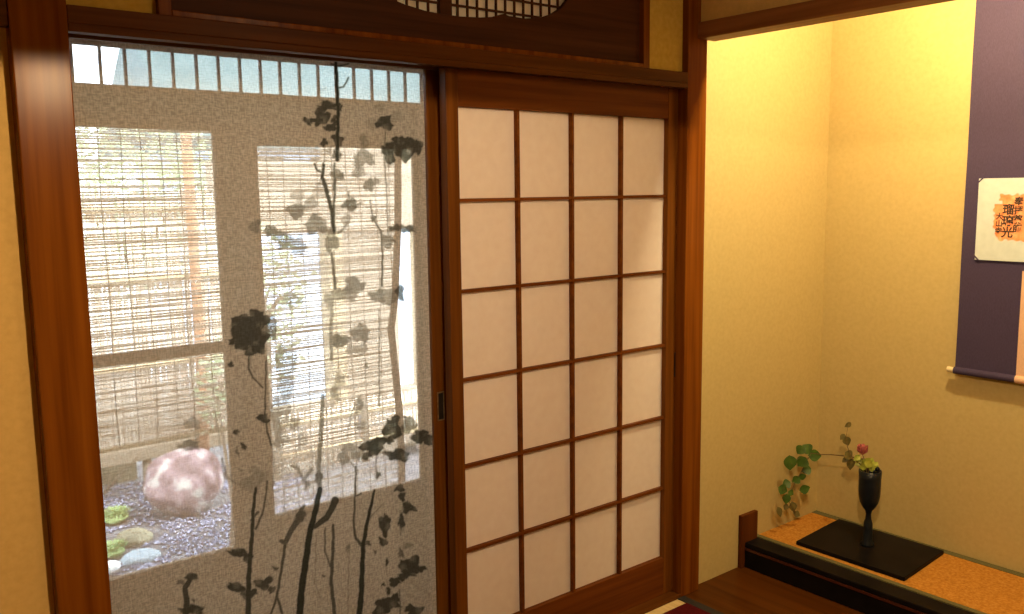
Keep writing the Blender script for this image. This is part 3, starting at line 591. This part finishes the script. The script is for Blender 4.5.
# ------------------------------------------------------------------ alcove platform
PZ = .098
pf = thing('alcove_platform', 'black lacquered alcove platform on the floorboards, below the scroll', 'platform', (2.95,-.88,0))
MB().box(2.693,2.774,-1.748,-.014,0,.070).box(2.693,2.774,-1.748,-.014,.078,PZ).build('front_rail', M['lacquer'], pf, bevel=.003)
MB().box(2.690,2.774,-1.748,-.0135,.070,.078).build('edge_line', M['lacquer_red'], pf, label='worn reddish line along the front')
MB().box(2.774,AX-.002,-1.748,-.012,0,PZ-.012).build('base', M['lacquer'], pf)
MB().box(2.673,2.770,-.028,-.0105,0,.206).build('end_block', M['block'], pf, bevel=.002, label='small upright brown wooden end block')
mt = thing('alcove_mat', 'orange straw mat with green edging on the black platform', 'mat', (3.0,-.88,PZ-.012))
MB().box(2.797,AX-.035,-1.746,-.013,PZ-.012,PZ+.001).build('straw_surface', M['alc_mat'], mt)
MB().box(2.775,2.797,-1.746,-.013,PZ-.012,PZ+.0025).build('edge_band', M['green_band'], mt, label='green cloth edging')
MB().box(AX-.035,AX-.003,-1.746,-.013,PZ-.012,PZ+.0025).build('edge_band', M['green_band'], mt, label='green cloth edging')
# black lacquer board: corners from the photograph
bd = MB(); zt_ = PZ+.016
cs = [onZ(796,541,zt_), onZ(839,518.5,zt_), onZ(944,550.5,zt_), onZ(904.5,577.5,zt_)]
bd.prism([(p.x,p.y) for p in cs], 'z', PZ+.001, zt_)
recenter(tag(bd.build('display_board', M['lacquer'], bevel=.002), 'thin glossy black board lying on the straw mat under the vase', 'board'))
# vase
vb = onZ(867.2,545,zt_); VX, VY = vb.x, vb.y
def vz(y, x=869): return onX(x,y,VX).z
sc_ = 1/pxm(Vector((VX,VY,.25)))
prof = [(0,zt_),(6.5*sc_,zt_),(6.6*sc_,zt_+.006),(4.9*sc_,zt_+.016),(4.4*sc_,vz(532)),(4.3*sc_,vz(523)),(3.0*sc_,vz(519)),(2.6*sc_,vz(514)),(3.4*sc_,vz(510.5)),(6.2*sc_,vz(507)),(8.8*sc_,vz(502)),(10.1*sc_,vz(495)),(10.4*sc_,vz(486)),(10.5*sc_,vz(478)),(10.9*sc_,vz(470)),(9.6*sc_,vz(470)),(9.2*sc_,vz(480)),(8*sc_,vz(496)),(0,vz(500))]
ve = MB().lathe([(r,z-zt_) for r, z in prof], (VX,VY,zt_), 40).build('vase', M['vase'], smooth=True); tag(ve, 'tall blue-black footed vase holding flowers on the black board', 'vase')
recenter(ve)
hz = vz(470)
bead = onX(877.5,469.5,VX); MB().rock(tuple(bead), .009,.009,.010, 3, 2, .05).tube([bead+Vector((-.004,.008,-.004)), bead+Vector((-.008,.012,-.016))], .004, 6).build('rim_knob', M['vase'], ve, smooth=True)
def P(x, y, dx=0.0):
    p_ = onX(x, y, VX+dx)
    return p_ if p_.y < -.055 else onY(x, y, -.055-.25*dx)
inside = Vector((VX,VY,vz(490)))
wall_side = Vector((1,0,0))
vd = (Vector((VX,VY,.35))-CAM).normalized(); nrm = Vector((0,0,1)).cross(vd).normalized()
def leaves(b, items, dx):
    for (x, y, rx, ry, ang) in items:
        p_ = P(x, y, dx+random.uniform(-.02,.02)); s = 1/pxm(p_)
        d = (math.cos(ang)*rt - math.sin(ang)*up); L = 2.2*rx*s; W = 2*ry*s*1.4
        sd = (math.sin(ang)*rt + math.cos(ang)*up) + fw*random.uniform(-.35,.35)
        b.leaf(p_-d*(L/2), d, sd, L, W, .12, 8)
# trailing branch
br = thing('leafy_branch', 'arching branch of round green leaves trailing left from the vase', 'branch', (VX,VY,vz(490)))
MB().tube([inside, P(866,468), P(858,460,.02), P(852.6,457,.03), P(840,455.5,.04), P(831,454.5,.04), P(821,454.5,.04), P(810,453,.04)], [.0022]*6+[.0016,.0012], 6).tube([P(812,453,.04), P(807,460,.05), P(801,472,.05), P(793,487,.05), P(788,500,.05), P(796,514,.05)], [.0014]*5+[.001], 6).tube([P(808,458,.05), P(798,458,.05), P(791,464,.05)], .0011, 6).tube([P(797,481,.05), P(788,485,.05), P(783,490,.05)], .001, 6).build('stem', M['stem'], br, smooth=True)
lf = MB(); leaves(lf, [(800.5,450,4.6,4,2.2),(807,448.5,5,4.2,-2.4),(815,455.5,6.6,4.3,.05),(790,463,7.2,5,1.5),(802,462,5.5,5,2.3),(806.4,470,4.6,3.6,2.8),(796,480,4,3.4,2.5),(786.5,484,4,3.4,2.7),(783,489.5,4.8,3.8,.4),(805,489,5.4,3.4,-.3),(786.5,499,5,3,1.7),(802,477,3.2,3,1.2),(791,493,3,2.6,.6)], .05); lf.build('foliage', M['leaf'], br, smooth=True)
lf = MB(); leaves(lf, [(779.5,512,5.2,2.5,1.2),(793,507,5.2,2.8,1.4),(797,514,3.6,2.4,.4),(786,507,3,2,2)], .05); lf.build('foliage', M['leaf_brown'], br, smooth=True, label='duller leaf tips at the end of the branch')
# upright sprig
sp = thing('upright_sprig', 'thin upright sprig of dark leaves above the left rim of the vase', 'sprig', (VX-.002,VY+.008,vz(490)))
MB().tube([inside+Vector((-.002,.008,0)), P(863,466), P(853,459,.01), P(847.5,447,.01), P(846,437,.01), P(848.5,424,.01)], [.002,.002,.0018,.0014,.0012,.0008], 6).build('stem', M['stem'], sp, smooth=True)
lf = MB(); leaves(lf, [(846.8,441,4.8,3,1.2),(842.6,437,3.4,2,2.2),(848.7,455.5,4.6,4,.7),(850.5,464,6,3.4,1.5),(848,425,3.6,2,2.5),(845,460,3.4,2,2.4)], .01); lf.build('foliage', M['leaf_brown'], sp, smooth=True)
# rose
ro = thing('pink_rose', 'small pink rose with yellow-green leaves at the mouth of the vase', 'flower', (VX,VY-.006,vz(490)))
rc = P(862.5,450)
MB().tube([inside+Vector((0,-.006,0)), P(868,469), P(864.5,460), rc-Vector((0,0,.016))], .002, 6).build('stem', M['stem'], ro, smooth=True)
pe = MB()
for ring, (n_, r_, tl) in enumerate(((3,.006,.1),(5,.012,.3),(6,.018,.55),(7,.022,.85))):
    for i in range(n_):
        a_ = 2*PI*i/n_+ring*.7; d = Vector((math.cos(a_)*math.sin(tl), math.sin(a_)*math.sin(tl), math.cos(tl)))
        pe.leaf(rc-Vector((0,0,.017))+Vector((math.cos(a_),math.sin(a_),0))*.003, d, (-math.sin(a_),math.cos(a_),0), .036+ring*.0004, .034, -.45, 6)
pe.build('petals', M['rose'], ro, smooth=True)
lf = MB(); leaves(lf, [(874,466.5,5.6,4,-.8),(867,461.5,5.4,3,-.5),(860,463,5.2,3,2.8),(869,464,4.6,3,.6),(864,466,4.6,3,-.2),(876,469,3.6,2.6,.8),(857,458,3.8,2.2,2.4),(872,461,3.4,2,-1.3)], -.01); lf.build('leaves', M['leaf_light'], ro, smooth=True)
# ------------------------------------------------------------------ hanging scroll
SX = AX-.03
def SP(x, y): q = onX(x, y, SX); return q.y, q.z
yl = SP(964,200)[0]; zr = SP(953,371)[1]+.004; yd = SP(1016,376)[0]; ye = -.90
sr = thing('hanging_scroll', 'dark purple hanging scroll with a pale strip on the alcove wall', 'scroll', (SX,(yl+ye)/2,zr))
def cloth(y0, y1, name, mtl, dx=0, label=None):
    b = MB(); prev = None
    for k_ in range(21):
        z = zr+(2.34-zr)*k_/20; xo = SX+dx+.012*(k_/20) + .0015*math.sin(k_*.8)
        a_ = [b.bm.verts.new((xo,y0,z)), b.bm.verts.new((xo,y1,z)), b.bm.verts.new((xo+.0015,y1,z)), b.bm.verts.new((xo+.0015,y0,z))]
        if prev:
            for q in range(4): b.bm.faces.new((prev[q],prev[(q+1)%4],a_[(q+1)%4],a_[q]))
        else: b.bm.faces.new(a_)
        prev = a_
    b.bm.faces.new(prev); return b.build(name, mtl, sr, smooth=False, label=label)
cloth(yl, ye, 'mount', M['scroll']); 
b = MB(); ztop = SP(1023,271)[1]
b.box(SX-.0016,SX+.0004,-.815,yd,zr,ztop); b.tube([(SX,yd,zr),(SX,-.815,zr)], .0135, 16); b.build('center_strip', M['scroll_pale'], sr, label='pale pinkish strip of silk')
rl = MB().tube([(SX,yl+.002,zr),(SX,ye-.002,zr)], .0128, 16).build('roller', M['scroll'], sr, smooth=False)
MB().tube([(SX,yl+.026,zr+.001),(SX,yl+.0245,zr+.001),(SX,yl+.002,zr)], [.0085,.0100,.0092], 14).build('knob', M['ivory'], rl, smooth=False, label='ivory end knob')
MB().tube([(SX,ye-.002,zr),(SX,ye-.026,zr)], .0095, 14).build('knob', M['ivory'], rl, label='ivory end knob')
MB().tube([(SX+.014,yl+.006,2.345),(SX+.014,ye-.006,2.345)], .009, 12).build('top_rod', M['wood_y'], sr)
MB().tube([(SX+.014,(yl+ye)/2+.1,2.35),(SX+.02,(yl+ye)/2,2.46),(SX+.014,(yl+ye)/2-.1,2.35)], .002, 6).build('cord', M['scroll_pale'], sr)
# poem card held by the scroll's corner loops
y0c, z1c = SP(979,178.5); z0c = SP(976,259.5)[1]; y0c = (SP(979,178.5)[0]+SP(976,259.5)[0])/2; y1c = y0c-.2425
CXX = SX-.004
ncy, ncz = 130, 150
ys = np.linspace(y0c, y1c, ncy); zs = np.linspace(z0c, z1c, ncz); YY, ZZ = np.meshgrid(ys, zs)
pc = [SP(996,195), SP(1000,193), SP(1003,198), SP(1024,197)]
cyy = y0c-.1235; jr = .062
zt1, zt0 = SP(1015,194)[1], SP(1015,241)[1]
hh = (ZZ-zt0)/(zt1-zt0); u_ = np.abs(YY-cyy)
halfw = np.where(hh > .86, .052, np.where(hh > .78, .046, .044+.026*np.sqrt(np.clip(1-((hh-.55)/.56)**2, 0, 1))))
noise = .0025*np.sin(YY*260+ZZ*110)+.002*np.sin(ZZ*330-YY*90)
pot = np.clip((halfw+noise-u_)/.0025, 0, 1)*np.clip((hh+noise*6)/.02, 0, 1)*np.clip((1-hh+noise*6)/.02, 0, 1)
me = bpy.data.meshes.new('card'); V = np.stack([np.full_like(YY, CXX), YY, ZZ], -1).reshape(-1,3)
cb = np.array([CXX, (y0c+y1c)/2, z0c]); idx = np.arange(ncy*ncz).reshape(ncz, ncy)
F = np.stack([idx[:-1,:-1], idx[:-1,1:], idx[1:,1:], idx[1:,:-1]], -1).reshape(-1,4)
me.from_pydata([tuple(v) for v in V-cb], [], [tuple(int(i) for i in f_) for f_ in F])
a_ = me.attributes.new('pot', 'FLOAT', 'POINT'); a_.data.foreach_set('value', pot.astype(np.float32).ravel())
m_, nt, out = mat('painted card'); bs = N(nt, 'ShaderNodeBsdfPrincipled', Roughness=.8); at = N(nt, 'ShaderNodeAttribute', attribute_name='pot')
n_ = N(nt, 'ShaderNodeTexNoise', Scale=1.0, Detail=4); nt.links.new(coords(nt,(40,40,40)), n_.inputs['Vector'])
mx = N(nt, 'ShaderNodeMix', data_type='RGBA'); nt.links.new(at.outputs['Fac'], mx.inputs['Factor'])
nt.links.new(ramp(nt, n_.outputs['Fac'], [(.3,(.48,.56,.55)),(.7,(.54,.62,.61))]), mx.inputs['A']); nt.links.new(ramp(nt, n_.outputs['Fac'], [(.32,(.74,.20,.06)),(.55,(.78,.32,.13)),(.7,(.80,.44,.22))]), mx.inputs['B'])
nt.links.new(mx.outputs['Result'], bs.inputs['Base Color']); nt.links.new(bs.outputs[0], out.inputs[0])
card = link('poem_card', me, m_); card.location = Vector(cb)
so = card.modifiers.new('thick','SOLIDIFY'); so.thickness = .002; so.offset = 0
tag(card, 'pale square card with an orange jar and black brush writing, held on the scroll', 'card')
def text(body, size, yc, ztop, name):
    for i, ch in enumerate(body):
        c_ = bpy.data.curves.new('t','FONT'); c_.body = ch; c_.size = size; c_.align_x = 'CENTER'; c_.extrude = .0003; c_.offset = size*.022; c_.resolution_u = 3
        o = bpy.data.objects.new('t', c_); C.objects.link(o); bpy.context.view_layer.update()
        me = bpy.data.meshes.new_from_object(o.evaluated_get(bpy.context.evaluated_depsgraph_get())); bpy.data.objects.remove(o)
        me.transform(Matrix(((0,0,-1,0),(-1,0,0,0),(0,1,0,0),(0,0,0,1))))
        me.transform(Matrix.Translation(Vector((CXX-.0016, yc, ztop-size*(i+.88))) - card.location)); me.materials.clear()
        link(name, me, M['ink'], card)
M['ink'] = principled('black brush ink', [(.3,(.02,.012,.008)), (.7,(.05,.03,.02))], (200,200,200), 3, .8)
q = SP(1009.5,203.5); text('瑠璃光', .038, q[0], q[1], 'inscription')
q = SP(1000.3,212.5); text('大山寺', .024, q[0], q[1], 'inscription')
q = SP(1020,196.5); text('奉拝薬師', .030, q[0], q[1], 'inscription')
for (yy, zz, sy, sz) in ((y0c,z1c,-1,-1),(y0c,z0c,-1,1),(y1c,z1c,1,-1),(y1c,z0c,1,1)):
    MB().prism([(yy+sy*-.003,zz+sz*.018),(yy+sy*.018,zz-sz*.003),(yy+sy*.012,zz-sz*.003),(yy-sy*.003,zz+sz*.012)], 'x', CXX-.0028, CXX-.0014).build('corner_loop', M['scroll'], sr)
# ------------------------------------------------------------------ lights
def light(name, typ, loc, energy, col, **kw):
    l = bpy.data.lights.new(name, typ); l.energy = energy; l.color = col
    for k_, v_ in kw.items(): setattr(l, k_, v_)
    o = bpy.data.objects.new(name, l); C.objects.link(o); o.location = loc; return o
WARM = (1.0,.69,.38)
# pendant lamp of the room: shaded, so it throws its light downwards only
light('room_lamp', 'SPOT', (.74,-1.6,1.84), 88, WARM, spot_size=math.radians(170.6), spot_blend=.02, shadow_soft_size=.02)
light('room_fill', 'POINT', (1.5,-1.7,2.3), 22, WARM, shadow_soft_size=.15)  # added fill without a fixture, lifts the lintel and upper beams
la_ = light('alcove_lamp', 'POINT', (2.53,-.80,2.15), 76, (1.0,.765,.42), shadow_soft_size=.03)
w_ = bpy.data.worlds.new('sky'); bpy.context.scene.world = w_; w_.use_nodes = True; nt = w_.node_tree; bg = nt.nodes['Background']
bg.inputs['Color'].default_value = (.80,.90,1.0,1); bg.inputs['Strength'].default_value = 9.0
sn = light('sun', 'SUN', (0,0,5), 7.5, (1,.96,.91), angle=math.radians(3)); sn.rotation_euler = Vector((-.25,.75,-1.0)).to_track_quat('-Z','Y').to_euler()
